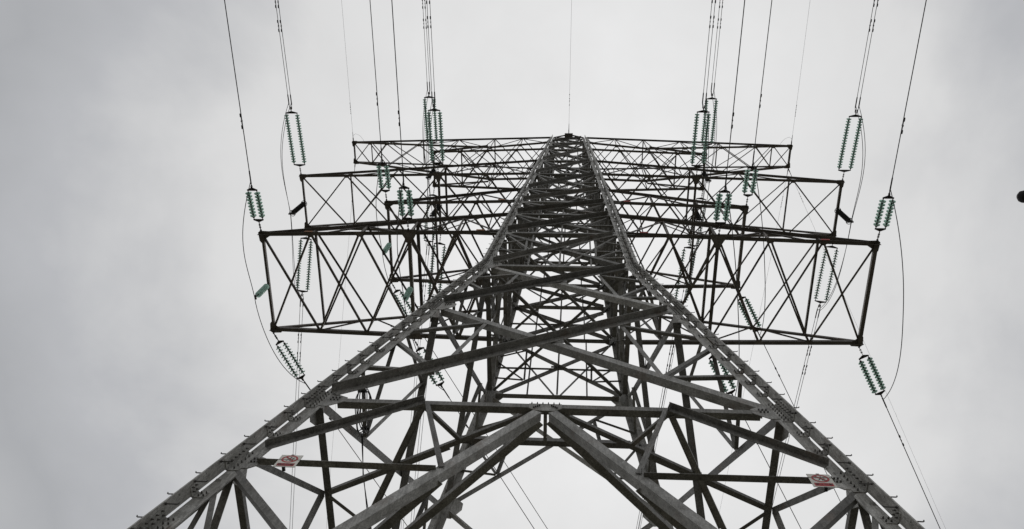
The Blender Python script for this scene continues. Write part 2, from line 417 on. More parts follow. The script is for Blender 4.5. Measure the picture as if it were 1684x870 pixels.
# ---- body bracing, the same on all four faces
def brace(name, face, a, b_, size, out_=False, off=0.0, low=True, tr=(0, 0), m=None):
    """angle in a tower face; out_: free flange points outwards; low: its corner is the lower edge"""
    t, n = FACES[face]
    p0, p1 = fp(face, *a), fp(face, *b_)
    nn = n if out_ else -n
    zd = (p1 - p0).normalized(); yd = (nn - zd * zd.dot(nn)).normalized(); xd = yd.cross(zd)
    fl = 1 if (xd.z > 0) == low else -1
    return bar(name, p0, p1, size, nn, tower, flip=fl, off=off, trim0=tr[0], trim1=tr[1], material=m)
def on_diag(z, za, sa, zb, sb):
    return sa + (sb - sa) * (z - za) / (zb - za)
for f in FACES:
    t, n = FACES[f]
    # X panels
    pan = [(Z2, ZW, 0.20), (ZW, ZK, 0.19), (ZK, 36.0, 0.18)]
    for (za, zb, sz) in pan:
        wa, wb = w(za), w(zb)
        brace('diagonal_brace', f, (-wa, za), (wb, zb), sz, True, 0.016, False, (0.42, 0.42))
        brace('diagonal_brace', f, (wa, za), (-wb, zb), sz, False, 0.016, True, (0.42, 0.42), STEEL_L if za < 30 and f in ('near', 'far') else None)  # copy coloured as lit on near and far faces, darker steel on the sides
        h = zb - za
        zp = za + 0.26 * h; zq = za + 0.79 * h
        for s in (-1, 1):
            P = (s * on_diag(zp, za, wa, zb, -wb), zp); Q = (s * on_diag(zq, zb, wb, za, -wa), zq)
            for (zl, tgt, sz2) in ((za + 0.29 * h, P, 0.09), (za + 0.57 * h, P, 0.10), (za + 0.655 * h, Q, 0.09)):
                brace('redundant_brace', f, (s * w(zl), zl), tgt, sz2 * (1 if za < 30 else 0.8), False, 0.03, True, (0.1, 0.06))
            brace('redundant_brace', f, P, Q, 0.11 if za < 30 else 0.08, False, 0.035, False, (0.05, 0.05))
        # crossing plate
        zc = za + h * wa / (wa + wb); c = fp(f, 0, zc)
        plate('gusset_plate', [c + t * dx + V((0, 0, dz)) + n * (-0.0) for dx, dz in ((-.3, -.08), (.3, -.08), (.3, .08), (-.3, .08))], n, 0.014, tower)
    # inverted-V panel at the foot
    zf = 4.6
    apex = (0.0, Z2 - 0.05)
    def kx(z):
        return 0.06 + (w(zf) - 0.06) * (Z2 - 0.15 - z) / (Z2 - 0.15 - zf)
    zm = 13.36
    for s in (-1, 1):
        brace('knee_brace', f, (s * 0.06, Z2 - 0.15), (s * w(zf), zf), 0.185, False, -0.012, True, (0.2, 0.3), STEEL_L)
        brace('horizontal_strut', f, (s * w(Z1), Z1), (s * kx(zm), zm), 0.12, True, -0.02, True, (0.36, 0.08))
        brace('redundant_brace', f, (s * w(Z1 + 0.2), Z1 + 0.2), (s * 2.36, Z2 - 0.02), 0.13, True, 0.02, False, (0.42, 0.0))
        brace('redundant_brace', f, (s * 2.34, Z2 - 0.02), (s * kx(zm), zm), 0.10, True, 0.03, True, (0.0, 0.02))
        brace('redundant_brace', f, (s * w(Z1 - 0.2), Z1 - 0.2), (s * kx(10.6), 10.6), 0.13, False, 0.01, True, (0.12, 0.0))
        brace('redundant_brace', f, (s * w(8.8), 8.8), (s * kx(10.5), 10.5), 0.10, False, 0.012, True, (0.1, 0.0))
        brace('redundant_brace', f, (s * w(12.75), 12.75), (s * kx(9.0), 9.0), 0.09, False, 0.03, True, (0.05, 0.0))
    brace('horizontal_strut', f, (-w(Z2), Z2), (w(Z2), Z2), 0.15, False, 0.0, True, (0.16, 0.16) if f in ('left', 'right') else (0.45, 0.45))
    c = fp(f, 0, Z2 - 0.02) + n * 0.017
    plate('gusset_plate', [c + t * dx + V((0, 0, dz)) - n * dz * 0.0 for dx, dz in ((-.20, -.22), (.20, -.22), (.32, -.12), (.32, .06), (-.32, .06), (-.32, -.12))], n, 0.014, tower, STEEL_L)
    if f == 'near':
        bb = bmesh.new()
        for k in range(6):
            add_prism(bb, c + t * (-.27 + k * .108) + V((0, 0, 0.045)), V((0, -0.3, 1)), 0.018, 0.06, 6, 0.008)
        for s in (-1, 1):
            for k in range(4):
                add_prism(bb, c + t * s * (0.12 + k * 0.035) + V((0, 0, -0.03 - 0.028 * k)) + n * 0.006, n, 0.016, 0.03)
        o = from_bm('bolts', bb, BOLT, tower); o['kind'] = 'stuff'
        for s in (-1, 1):                                   # splice in the knee brace
            zz = zm - 0.22
            a, b2 = fp(f, s * kx(zz + 0.12), zz + 0.12), fp(f, s * kx(zz - 0.12), zz - 0.12)
            ax = (b2 - a).normalized(); up = ax.cross(n)
            cc = (a + b2) / 2 - n * 0.10
            pl = plate('splice_plate', [cc + ax * i * 0.14 + n * j * 0.085 - up * s * 0.108 for i, j in ((-1, -1), (1, -1), (1, 1), (-1, 1))], up, 0.012, tower)
    # upper body: horizontals and X panels
    for i, z in enumerate(LEVELS):
        sz = 0.18 if i < 4 else 0.15
        brace('horizontal_strut', f, (-w(z), z), (w(z), z), sz, False, 0.0, True, (0.3, 0.3))
        c = fp(f, 0, z) - n * 0.012
        gw = 0.30 if i < 4 else 0.22
        plate('gusset_plate', [c + t * dx + V((0, 0, dz)) for dx, dz in ((-gw, -.09), (gw, -.09), (gw * .9, .10), (gw * .5, .26), (-gw * .5, .26), (-gw * .9, .10))], n, 0.012, tower)
        if i + 1 < len(LEVELS):
            zb = LEVELS[i + 1]
            wa, wb = w(z), w(zb)
            s1 = 0.215 - 0.010 * i
            if i > 0:
                brace('diagonal_brace', f, (-wa, z), (wb, zb), s1, True, 0.014, False, (0.3, 0.3))
                brace('diagonal_brace', f, (wa, z), (-wb, zb), s1, False, 0.014, True, (0.3, 0.3))
            # light V from the middle of the strut to the corners above, mid strut and hangers
            zmid = z + (zb - z) * 0.46
            for s in (-1, 1):
                brace('redundant_brace', f, (s * 0.1, z + 0.1), (s * (wb - 0.12), zb - 0.06), 0.085, False, 0.04, True)
                sq = 0.47 * wb
                brace('hanger', f, (s * sq, z + 0.04), (s * sq, zb - 0.06), 0.06, False, 0.06, True)
            brace('hanger', f, (0, z + 0.2), (0, zb - 0.1), 0.07, False, 0.05, True)
            if zb - z > 3.4:
                brace('horizontal_strut', f, (-w(zmid), zmid), (w(zmid), zmid), 0.085, False, 0.03, True, (0.1, 0.1))

# ---- plan bracing (horizontal frames inside the body)
def pbar(name, a, b_, z, size, tr=(0, 0), zb=None, flip=1):
    return bar(name, (a[0], a[1], z), (b_[0], b_[1], zb if zb is not None else z), size, (0, 0, 1), tower, flip=flip, trim0=tr[0], trim1=tr[1])
W2 = w(Z2)
S2 = 2.40
zz = Z2 - 0.10
mids = [V((0, -W2)), V((W2, 0)), V((0, W2)), V((-W2, 0))]
for k in range(4):
    m0, m1 = mids[k], mids[(k + 1) % 4]
    pbar('plan_brace', m0 * 0.985, m1 * 0.985, zz - 0.25, 0.16, (0.12, 0.12), zz - 0.3)
rot = lambda p, k: V((p[0], p[1])) if k == 0 else (V((-p[1], p[0])) if k == 1 else (V((-p[0], -p[1])) if k == 2 else V((p[1], -p[0]))))
for k in range(4):
    for s in (-1, 1):
        pbar('plan_brace', rot((s * 0.12, -W2 + 0.05), k), rot((s * W2, -S2), k), zz, 0.10, (0.05, 0.1), flip=s)
        pbar('plan_brace', rot((s * S2, -W2 + 0.05), k), rot((s * 1.65, -3.73), k), zz + 0.012, 0.08, (0.05, 0.02), flip=-s)
        pbar('plan_brace', rot((s * S2, -W2 + 0.05), k), rot((s * 3.62, -1.9), k), zz + 0.03, 0.10, (0.05, 0.02), flip=s)
    pbar('plan_brace', rot((-1.7, -3.73), k), rot((1.7, -3.73), k), zz + 0.11, 0.12)
    pbar('plan_brace', rot((0.0, -W2 + 0.1), k), rot((0.0, -3.78), k), zz + 0.02, 0.07)
    for s in (-1, 1):                                       # hip bars between knee braces of adjoining faces
        a = rot((s * 1.55, -w(13.1) + 0.08), k); c = rot((s * (w(13.1) - 0.08), -1.55), k)
        if s == 1:
            pbar('hip_brace', a, c, 13.12, 0.15, (0.05, 0.05))
for z in (ZW, ZK, 36.0, 42.4, 50.3, 60.0, 66.0):
    W_ = w(z); s_ = 0.11 if z < 40 else 0.09
    if z != ZW:
        pbar('plan_brace', (-W_, -W_), (W_, W_), z - 0.03, s_, (0.3, 0.3))
        pbar('plan_brace', (W_, -W_), (-W_, W_), z + 0.10, s_, (0.3, 0.3))

# ------------------------------------------------------------------ cross arms
def arm(sx, zt, Lt, dt, zb, zT, xs, cs, ls, inner=None, mcol=None, marks=(), kink=None, top_from=None, name_lbl=None):
    A = empty('cross_arm', tower)
    A['label'] = name_lbl
    Wb, WT_ = w(zb), w(zT)
    def bot(x, sy):
        u = (Lt - x) / (Lt - Wb)
        z = zt + (zb - zt) * u
        if kink:
            xk, zk_ = kink
            z = zt + (zk_ - zt) * (Lt - x) / (Lt - xk) if x >= xk else zk_ + (zb - zk_) * (xk - x) / (xk - Wb)
        return V((sx * x, sy * (dt + (Wb - dt) * u), z))
    def top(x, sy):
        xe, ze = (WT_, zT) if top_from is None else top_from
        u = (Lt - x) / (Lt - xe)
        ye = WT_ if top_from is None else dt + (w(ze) - dt) * 0.6
        return V((sx * x, sy * (dt + (ye - dt) * u), zt + 0.16 + (ze - zt - 0.16) * u))
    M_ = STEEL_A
    xe = WT_ if top_from is None else top_from[0]
    for sy in (-1, 1):
        if kink:
            bar('chord', bot(Lt, sy), bot(kink[0], sy), cs, (0, 0, 1), A, material=M_, flip=-sx * sy, trim1=-0.05)
            bar('chord', bot(kink[0], sy), bot(Wb, sy), cs, (0, 0, 1), A, material=M_, flip=-sx * sy, trim0=0.06, trim1=0.2)
        else:
            bar('chord', bot(Lt, sy), bot(Wb, sy), cs, (0, 0, 1), A, material=M_, flip=-sx * sy, trim1=0.2)
        bar('chord', top(Lt - 0.05, sy), top(xe, sy), cs * 0.85, (0, 0, -1), A, material=M_, flip=sx * sy, trim0=0.12, trim1=0.15)
    nx = [Lt] + list(xs) + [Wb + 0.05]
    for i, (xa, xb) in enumerate(zip(nx, nx[1:])):
        heavy = inner is not None and xa <= inner + 0.01
        s_ = ls * (1.3 if heavy else 1.0)
        for sg in (-1, 1):                                   # X in the bottom face
            p, q = bot(xa, -sg), bot(xb, sg)
            bar('lattice_bar', p, q, s_, (0, 0, 1), A, material=M_, off=0.012 + (0.0 if sg < 0 else 0.02), flip=sg, trim0=0.1, trim1=0.1)
        ta, tb = min(xa, Lt - 0.02), xb
        if xb >= xe - 0.01 or top_from is None:
            # X in the top face
            for sg in (-1, 1):
                p, q = top(ta, -sg), top(max(tb, xe), sg)
                if i > 0:
                    bar('lattice_bar', p, q, ls * 0.85, (0, 0, -1), A, material=M_, off=0.012 + (0.0 if sg < 0 else 0.02), flip=sg, trim0=0.08, trim1=0.08)
            for sy in (-1, 1):                               # side faces: posts and zigzag
                pb, pt_ = bot(xb, sy), top(max(xb, xe), sy)
                if i < len(nx) - 2 and (pt_ - pb).length > 0.35:
                    bar('lattice_bar', pb, pt_, ls * 0.8, (0, -sy, 0), A, material=M_, off=0.02, flip=sx)
                if i % 2 == 0:
                    a, c = top(max(xa, xe), sy), bot(xb, sy)
                else:
                    a, c = bot(xa, sy), top(max(xb, xe), sy)
                if i > 0 and (a - c).length > 0.5:
                    bar('lattice_bar', a, c, ls * 0.9, (0, -sy, 0), A, material=M_, off=0.035, flip=-sx, trim0=0.06, trim1=0.06)
        if i % 2 == 1 and not (inner and abs(xa - inner) < 0.05):                              # struts across the arm
            if xa >= xe:
                bar('strut', top(xa, -1), top(xa, 1), ls * 1.4, (0, 0, -1), A, material=M_, off=0.05, flip=sx, trim0=0.04, trim1=0.04)
    bar('strut', bot(Lt - 0.05, -1), bot(Lt - 0.05, 1), cs * 0.95, (sx, 0, 0), A, material=M_, off=-0.05, trim0=0.0, trim1=0.0)
    if inner:
        bar('strut', bot(inner, -1), bot(inner, 1), cs * 0.9, (0, 0, 1), A, material=M_, off=0.03, trim0=0.05, trim1=0.05)
        bar('strut', top(inner, -1), top(inner, 1), cs * 0.8, (0, 0, -1), A, material=M_, off=0.02, trim0=0.05, trim1=0.05)
    # gussets at the ends
    for sy in (-1, 1):
        for x, k in [(Lt, 1.0)] + ([(inner, 1.05)] if inner else []):
            c = bot(x, sy); r = cs * 1.9 * k
            if x == Lt:
                sh = [(.35, -.9), (.45, .25), (.15, .5), (-1.1, .45), (-1.5, .0), (-.55, -.6), (-.2, -1.15), (.15, -1.2)]
            else:
                sh = [(-1.1, .45), (1.1, .45), (1.0, .0), (.55, -.7), (.35, -1.3), (-.35, -1.3), (-.55, -.7), (-1.0, .0)]
            pts = [c + V((sx * a * r, sy * (b_) * r, -0.008)) for a, b_ in sh]
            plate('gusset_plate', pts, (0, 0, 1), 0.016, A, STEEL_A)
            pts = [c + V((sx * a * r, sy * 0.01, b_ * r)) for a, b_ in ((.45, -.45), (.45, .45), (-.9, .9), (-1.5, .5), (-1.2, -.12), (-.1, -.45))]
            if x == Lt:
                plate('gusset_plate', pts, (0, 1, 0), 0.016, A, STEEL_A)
            bmh = bmesh.new()                                # hanger eye for the insulator string
            ring = [c + V((0, sy * (0.14 + 0.07 * math.cos(a)), 0.0)) + V((0, 0, 0.07 * math.sin(a))) for a in [i_ * math.pi / 5 for i_ in range(11)]]
            add_tube(bmh, ring, 0.016, 6, False)
            from_bm('hanger_eye', bmh, DARK, A)
        for x in xs:
            if inner and abs(x - inner) < 0.05:
                continue
            c = bot(x, sy); r = cs * 1.1
            plate('gusset_plate', [c + V((sx * a * r, -sy * b_ * r, -0.007)) for a, b_ in ((-1.2, -.4), (1.2, -.4), (.9, .3), (.4, 0.8), (-.4, .8), (-.9, .3))], (0, 0, 1), 0.012, A, STEEL_A)
        # connection plate to the tower leg
        c = bot(Wb, sy)
        plate('gusset_plate', [c + V((sx * a, 0, b_)) for a, b_ in ((0.1, -.12), (.55, -.1), (.62, .1), (.3, .42), (.1, .42))], (0, 1, 0), 0.014, A, STEEL)
    if mcol:
        for x in marks:                                      # painted phase marker on the near chord
            c = bot(x, -1)
            bmk = bmesh.new(); add_box(bmk, c + V((0, -cs / 2 - 0.012, 0.05)), (1, 0, 0), (0, 1, 0), (0, 0, 1), 0.34, 0.008, 0.14)
            from_bm('marker_plate', bmk, mcol, A)
    return A

E_, B_, A_, C_, D_ = dict(z=65.609, L=16.19, d=0.749), dict(z=60.0, L=9.25, d=1.16), dict(z=50.307, L=15.476, d=1.537), dict(z=42.416, L=8.727, d=1.995), dict(z=36.0, L=12.793, d=2.197)
for sx in (-1, 1):
    sd = 'left' if sx < 0 else 'right'
    mk = ORANGE if sx < 0 else MRED
    arm(sx, E_['z'], E_['L'], E_['d'], 63.3, 66.0, [14.85, 13.5, 10.9, 8.2, 5.5, 3.4], 0.14, 0.06, kink=(5.5, 62.0), name_lbl='topmost %s cross arm carrying the earth wire' % sd)
    arm(sx, B_['z'], B_['L'], B_['d'], 60.0, 63.3, [7.4, 5.5, 3.5], 0.14, 0.065, top_from=(5.5, 62.0), name_lbl='short %s cross arm just below the topmost one' % sd)
    arm(sx, A_['z'], A_['L'], A_['d'], 50.3, 55.2, [12.8, 10.1, 7.376, 4.6], 0.145, 0.07, inner=7.376, name_lbl='long upper %s cross arm' % sd)
    arm(sx, C_['z'], C_['L'], C_['d'], 42.4, 45.7, [6.5, 4.3], 0.15, 0.08, mcol=mk, marks=(3.05,), name_lbl='short middle %s cross arm' % sd)
    arm(sx, D_['z'], D_['L'], D_['d'], 36.0, 39.6, [10.68, 8.56, 6.439, 4.45], 0.165, 0.085, inner=6.439, mcol=mk, marks=(3.4, 10.75), name_lbl='long lowest %s cross arm' % sd)

# earth wire bracket in the middle of the top
bm = bmesh.new()
add_box(bm, (0, -w(66) - 0.12, 66.05), (1, 0, 0), (0, 1, 0), (0, 0, 1), 0.6, 0.35, 0.22)
add_tube(bm, [(-1.1, -w(66), 65.9), (0, -w(66) - 0.2, 66.1), (1.1, -w(66), 65.9)], 0.05)
from_bm('earth_wire_bracket', bm, STEEL_A, tower)

# ------------------------------------------------------------------ insulators
def lathe(bm, prof, seg, axis_x=True, mats=None):
    rings = []
    for x, r in prof:
        rings.append([bm.verts.new((x, r * math.cos(2 * math.pi * k / seg), r * math.sin(2 * math.pi * k / seg))) for k in range(seg)])
    for i, (a, c) in enumerate(zip(rings, rings[1:])):
        for k in range(seg):
            j = (k + 1) % seg
            f = bm.faces.new((a[k], c[k], c[j], a[j])); f.smooth = True
            if mats:
                f.material_index = mats[i]
    bm.faces.new(rings[0]); bm.faces.new(rings[-1][::-1])
def disc_mesh():
    bm = bmesh.new()
    # x runs from the cap (tower side) to the pin (line side)
    prof = [(-0.005, 0.018), (0.0, 0.048), (0.052, 0.052), (0.062, 0.044), (0.063, 0.060), (0.068, 0.096), (0.079, 0.122), (0.094, 0.132), (0.106, 0.130), (0.102, 0.110), (0.095, 0.088), (0.108, 0.080), (0.098, 0.055), (0.104, 0.03), (0.110, 0.014), (0.146, 0.014)]
    mats = [1, 1, 1, 0, 0, 0, 0, 0, 0, 0, 0, 0, 0, 1, 1]
    lathe(bm, prof, 16, mats=mats)
    me = bpy.data.meshes.new('insulator_disc'); bm.normal_update(); bm.to_mesh(me); bm.free()
    me.materials.append(GLASS); me.materials.append(DARK)
    return me
DISC = disc_mesh()
def mesh_of(fn, material, name, smooth=False):
    bm = bmesh.new(); fn(bm); bm.normal_update(); me = bpy.data.meshes.new(name); bm.to_mesh(me); bm.free(); me.materials.append(material)
    if smooth:
        for p in me.polygons:
            p.use_smooth = True
    return me
X, Y, Z = V((1, 0, 0)), V((0, 1, 0)), V((0, 0, 1))
def yoke(bm, sep, flip):
    h = sep / 2 + 0.035
    pts = [(0.0, -0.035), (0.0, 0.035), (0.085, h), (0.135, h), (0.135, -h), (0.085, -h)]
    if flip:
        pts = [(-x, y) for x, y in pts][::-1]
    a = [bm.verts.new((x, y, -0.012)) for x, y in pts]; c = [bm.verts.new((x, y, 0.012)) for x, y in pts]
    bm.faces.new(a[::-1]); bm.faces.new(c)
    for i in range(6):
        j = (i + 1) % 6
        bm.faces.new((a[i], a[j], c[j], c[i]))
    for s in (-1, 1):
        add_tube(bm, [((-0.12 if flip else 0.12), s * sep / 2, 0), ((-0.19 if flip else 0.19), s * sep / 2, 0)], 0.02)
def links(bm, ln):
    n = max(2, int(ln / 0.13)); d = ln / n
    for i in range(n):
        a = i * d
        if i % 2 == 0:
            add_box(bm, (a + d / 2, 0, 0), X, Y, Z, d * 1.15, 0.022, 0.06)
        else:
            add_box(bm, (a + d / 2, 0.02, 0), X, Y, Z, d * 1.15, 0.016, 0.05); add_box(bm, (a + d / 2, -0.02, 0), X, Y, Z, d * 1.15, 0.016, 0.05)
        add_prism(bm, (a, -0.04, 0), Y, 0.022, 0.08)
_M = {}
def cached(key, f):
    if key not in _M:
        _M[key] = f()
    return _M[key]
def string_set(p, d, nd, pitch, sep, lead, label, group):
    """double tension string leaving the arm at p along d; returns the line end point"""
    d = V(d).normalized(); y = Z.cross(d).normalized(); z = d.cross(y)
    root = empty('insulator_string'); root.matrix_world = frame(p, d, y, z)
    tag(root, label, 'insulator', group)
    def child(name, me, loc, par=root):
        o = bpy.data.objects.new(name, me); o.location = loc; return link(o, par)
    child('shackle_link', cached(('lk', lead), lambda: mesh_of(lambda b: links(b, lead), DARK, 'shackle_link')), (0, 0, 0))
    child('yoke_plate', cached(('yk', sep, 0), lambda: mesh_of(lambda b: yoke(b, sep, False), DARK, 'yoke_plate')), (lead, 0, 0))
    x0 = lead + 0.19; ln = nd * pitch
    x1 = x0 + ln + 0.21
    child('yoke_plate', cached(('yk', sep, 1), lambda: mesh_of(lambda b: yoke(b, sep, True), DARK, 'yoke_plate')), (x1, 0, 0))
    for s in (-1, 1):
        st = child('string', cached(('rod', ln), lambda: mesh_of(lambda b: add_tube(b, [(0, 0, 0), (ln + 0.04, 0, 0)], 0.022), DARK, 'string')), (x0, s * sep / 2, 0))
        for k in range(nd):
            o = bpy.data.objects.new('insulator_disc', DISC); o.location = (k * pitch + 0.01, 0, 0)
            o.scale = (pitch / 0.146, 1, 1); link(o, st)
    return V(p) + d * x1, d, y, z

# ------------------------------------------------------------------ wires
def damper_mesh():
    bm = bmesh.new()
    add_tube(bm, [(-0.2, 0, -0.075), (0.2, 0, -0.075)], 0.008)
    for s in (-1, 1):
        lathe(bm, [(s * 0.23 - 0.075, 0.018), (s * 0.23 - 0.05, 0.034), (s * 0.23 + 0.05, 0.034), (s * 0.23 + 0.075, 0.02)], 8)
    for v in bm.verts:
        if abs(v.co.x) > 0.14 and v.co.z > -0.06:
            pass
    add_box(bm, (0, 0, -0.035), X, Y, Z, 0.05, 0.035, 0.12)
    me = bpy.data.meshes.new('vibration_damper'); bm.normal_update(); bm.to_mesh(me); bm.free(); me.materials.append(DARK)
    return me
DAMP = None
def damper(root, p, d, sc=1.0):
    global DAMP
    if DAMP is None:
        bm = bmesh.new()
        add_tube(bm, [(-0.2, 0, -0.075), (0.2, 0, -0.075)], 0.008)
        for s in (-1, 1):
            add_tube(bm, [(s * 0.23 - 0.08, 0, -0.075), (s * 0.23 - 0.06, 0, -0.075), (s * 0.23 + 0.06, 0, -0.075), (s * 0.23 + 0.08, 0, -0.075)], [0.015, 0.036, 0.036, 0.018], 8)
        add_box(bm, (0, 0, -0.03), X, Y, Z, 0.055, 0.04, 0.12)
        DAMP = bpy.data.meshes.new('vibration_damper'); bm.normal_update(); bm.to_mesh(DAMP); bm.free(); DAMP.materials.append(DARK)
    d = V(d).normalized(); y = Z.cross(d).normalized(); z = d.cross(y)
    o = bpy.data.objects.new('vibration_damper', DAMP); o.matrix_world = frame(p, d * sc, y * sc, z * sc)
    link(o, root)
def span_pts(p, d, length=260.0, n=60, low=130.0):
    """sagging wire: leaves p along d, curvature such that it is level 'low' metres out"""
    p = V(p); d = V(d); h = math.hypot(d.x, d.y); u = V((d.x / h, d.y / h, 0)); s0 = d.z / h
    k = abs(s0) / (2 * low) + 0.0001
    pts = []
    for i in range(n + 1):
        s = length * (i / n) ** 1.7
        pts.append(p + u * s + Z * (s0 * s + k * s * s))
    return pts
def at_dist(p, d, s, low=130.0):
    p = V(p); d = V(d); h = math.hypot(d.x, d.y); u = V((d.x / h, d.y / h, 0)); s0 = d.z / h
    k = abs(s0) / (2 * low) + 0.0001
    return p + u * s + Z * (s0 * s + k * s * s), (u + Z * (s0 + 2 * k * s)).normalized()
def conductor(p, d, r, label, group, offs=((0, 0),), damp=(3.0,), clampr=0.03):
    d = V(d).normalized(); y = Z.cross(d).normalized()
    root = empty('power_line_wire' if len(offs) == 1 else 'twin_power_line', loc=p); tag(root, label, 'wire', group)
    ends = []
    for (oy, oz) in offs:
        a = V(p) + y * oy + Z * oz
        st = a + d * (0.12 if len(offs) == 1 else 0.32)
        loc = lambda q: V(q) - V(p)
        bmw = bmesh.new(); add_tube(bmw, [loc(q) for q in span_pts(st, d)], r, 5)
        from_bm('wire', bmw, ALU, root, True)
        # compression dead-end clamp
        bmc = bmesh.new()
        if len(offs) > 1:
            add_tube(bmc, [loc(V(p)), loc(st)], 0.018)
            add_box(bmc, loc(lerp(p, st, 0.55)), d, y, d.cross(y), 0.14, 0.05, 0.10)
        else:
            add_tube(bmc, [loc(V(p) - d * 0.05), loc(st)], 0.03)
            add_box(bmc, loc(V(p)), d, y, d.cross(y), 0.16, 0.05, 0.12)
        q1, d1 = at_dist(st, d, 0.02); q2, d2 = at_dist(st, d, 0.62)
        add_tube(bmc, [loc(q1), loc(q1 + d * .03), loc(q2 - d * .06), loc(q2)], [0.018, clampr, clampr, 0.016], 8)
        from_bm('dead_end_clamp', bmc, DARK, root, True)
        for ds in damp:
            q, dq = at_dist(st, d, ds); M0 = q - V(p)
            damper(root, M0 , dq)
        ends.append(st + d * 0.12 - Z * 0.05)
    return ends
def jumper(pa, pb, via, r, label, group, power=2.6, n=36, twin=None, xs=None):
    """loop from pa to pb whose lowest point has height via"""
    pa, pb = V(pa), V(pb)
    root = empty('jumper_cable' if twin is None else 'twin_jumper_cable', loc=(pa + pb) / 2 + Z * 0); tag(root, label, 'cable', group)
    c = root.location
    for k, (qa, qb) in enumerate([(pa, pb)] + ([twin] if twin else [])):
        qa, qb = V(qa), V(qb)
        pts = []
        for i in range(n + 1):
            t = i / n; m = 1 - abs(2 * t - 1) ** power
            q = lerp(qa, qb, t); zl = via - 0.06 * k
            q.z = q.z * (1 - m) + zl * m
            if xs is not None:                               # held by a hanging insulator: bends at the support
                q.x = qa.x + (xs - qa.x) * min(1, t * 2) if t < 0.5 else xs + (qb.x - xs) * (2 * t - 1) ** 1.6
                if t < 0.5:
                    q.z -= 0.25 * math.sin(2 * math.pi * t) ** 2; q.x += math.copysign(0.12, q.x) * math.sin(2 * math.pi * t)
            pts.append(q - c)
        bmj = bmesh.new(); add_tube(bmj, pts, r, 6); from_bm('cable', bmj, ALU, root, True)
    return root

NEAR2, NEAR5 = V((0, -1, -0.22)), V((0, -1, -0.16))          # the heavy strings droop more than the wires
FAR2, FAR5 = V((0.555, 1, -0.12)), V((-0.12, 1, -0.19))
WN2, WN5, WF2, WF5 = V((0, -1, -0.05)), V((0, -1, -0.085)), V((0.555, 1, 0.01)), V((-0.12, 1, -0.11))
SIDE = {-1: 'left', 1: 'right'}
WHERE = {('D', 'o'): 'lowest long cross arm outer end', ('D', 'i'): 'lowest long cross arm inner hanger', ('C', 'o'): 'short middle cross arm tip',
         ('A', 'o'): 'upper long cross arm outer end', ('A', 'i'): 'upper long cross arm inner hanger', ('B', 'o'): 'short upper cross arm tip'}
SUP = []
for sx in (-1, 1):
    for key, dct, xpos, kind in (('D', D_, D_['L'], 'o'), ('D', D_, 6.439, 'i'), ('C', C_, C_['L'], 'o'), ('A', A_, A_['L'], 'o'), ('A', A_, 7.376, 'i'), ('B', B_, B_['L'], 'o')):
        big = key in 'AB'
        ends = {}
        for sy in (-1, 1):
            dep = dct['d'] if kind == 'o' else dct['d'] + (w(dct['z']) - dct['d']) * 0.6
            p = V((sx * xpos, sy * (dep + 0.18), dct['z'] - 0.02))
            d = (NEAR5 if big else NEAR2) if sy < 0 else (FAR5 if big else FAR2)
            nf = 'near' if sy < 0 else 'far'
            wh = '%s %s' % (SIDE[sx], WHERE[key, kind])
            look = 'long' if big else 'short'
            nd = (19 if sy < 0 else 20) if big else (8 if sy < 0 else 11)
            e_, d_, y_, z_ = string_set(p, d, nd, 0.15 if big else 0.147, 0.62 if big else 0.37, 0.42 if big else 0.40,
                       '%s double string of green glass discs %s %s' % (look, 'above' if sy < 0 else 'below', wh), '%s glass insulator strings' % look)
            verb = 'running up from' if sy < 0 else 'running down from'
            d_ = ((WN5 if sy < 0 else WF5) if big else (WN2 if sy < 0 else WF2)).normalized()
            if big:
                ends[sy] = conductor(e_, d_, 0.0155, 'twin black wires %s %s' % (verb, wh), 'twin conductors', offs=((-0.08, 0.02), (0.08, -0.02)), damp=((4.2, 5.4) if sy < 0 else (2.6, 3.8)), clampr=0.032)
            else:
                ends[sy] = conductor(e_, d_, 0.019, 'single black wire %s %s' % (verb, wh), 'single conductors', damp=(2.6 if key == 'D' else 2.85,) if sy < 0 else (2.4,))
        hung = big or sx < 0
        zlow = dct['z'] - (2.55 if big else (1.65 if sx < 0 else 2.35))
        jl = 'black cable loop hanging under %s %s' % (SIDE[sx], WHERE[key, kind])
        jumper(ends[-1][0], ends[1][0], zlow, 0.0155 if big else 0.017, ('twin ' if big else 'single ') + jl, 'jumper loops', power=4.6 if big else (4.2 if sx < 0 else 2.5), twin=(ends[-1][1], ends[1][1]) if big else None, xs=sx * xpos if hung else None)
        if hung:
            SUP.append((sx, key, kind, V((sx * (xpos - (0.05 if kind == 'o' else 0)), 0.05, dct['z'] - 0.03)), zlow, big, WHERE[key, kind]))
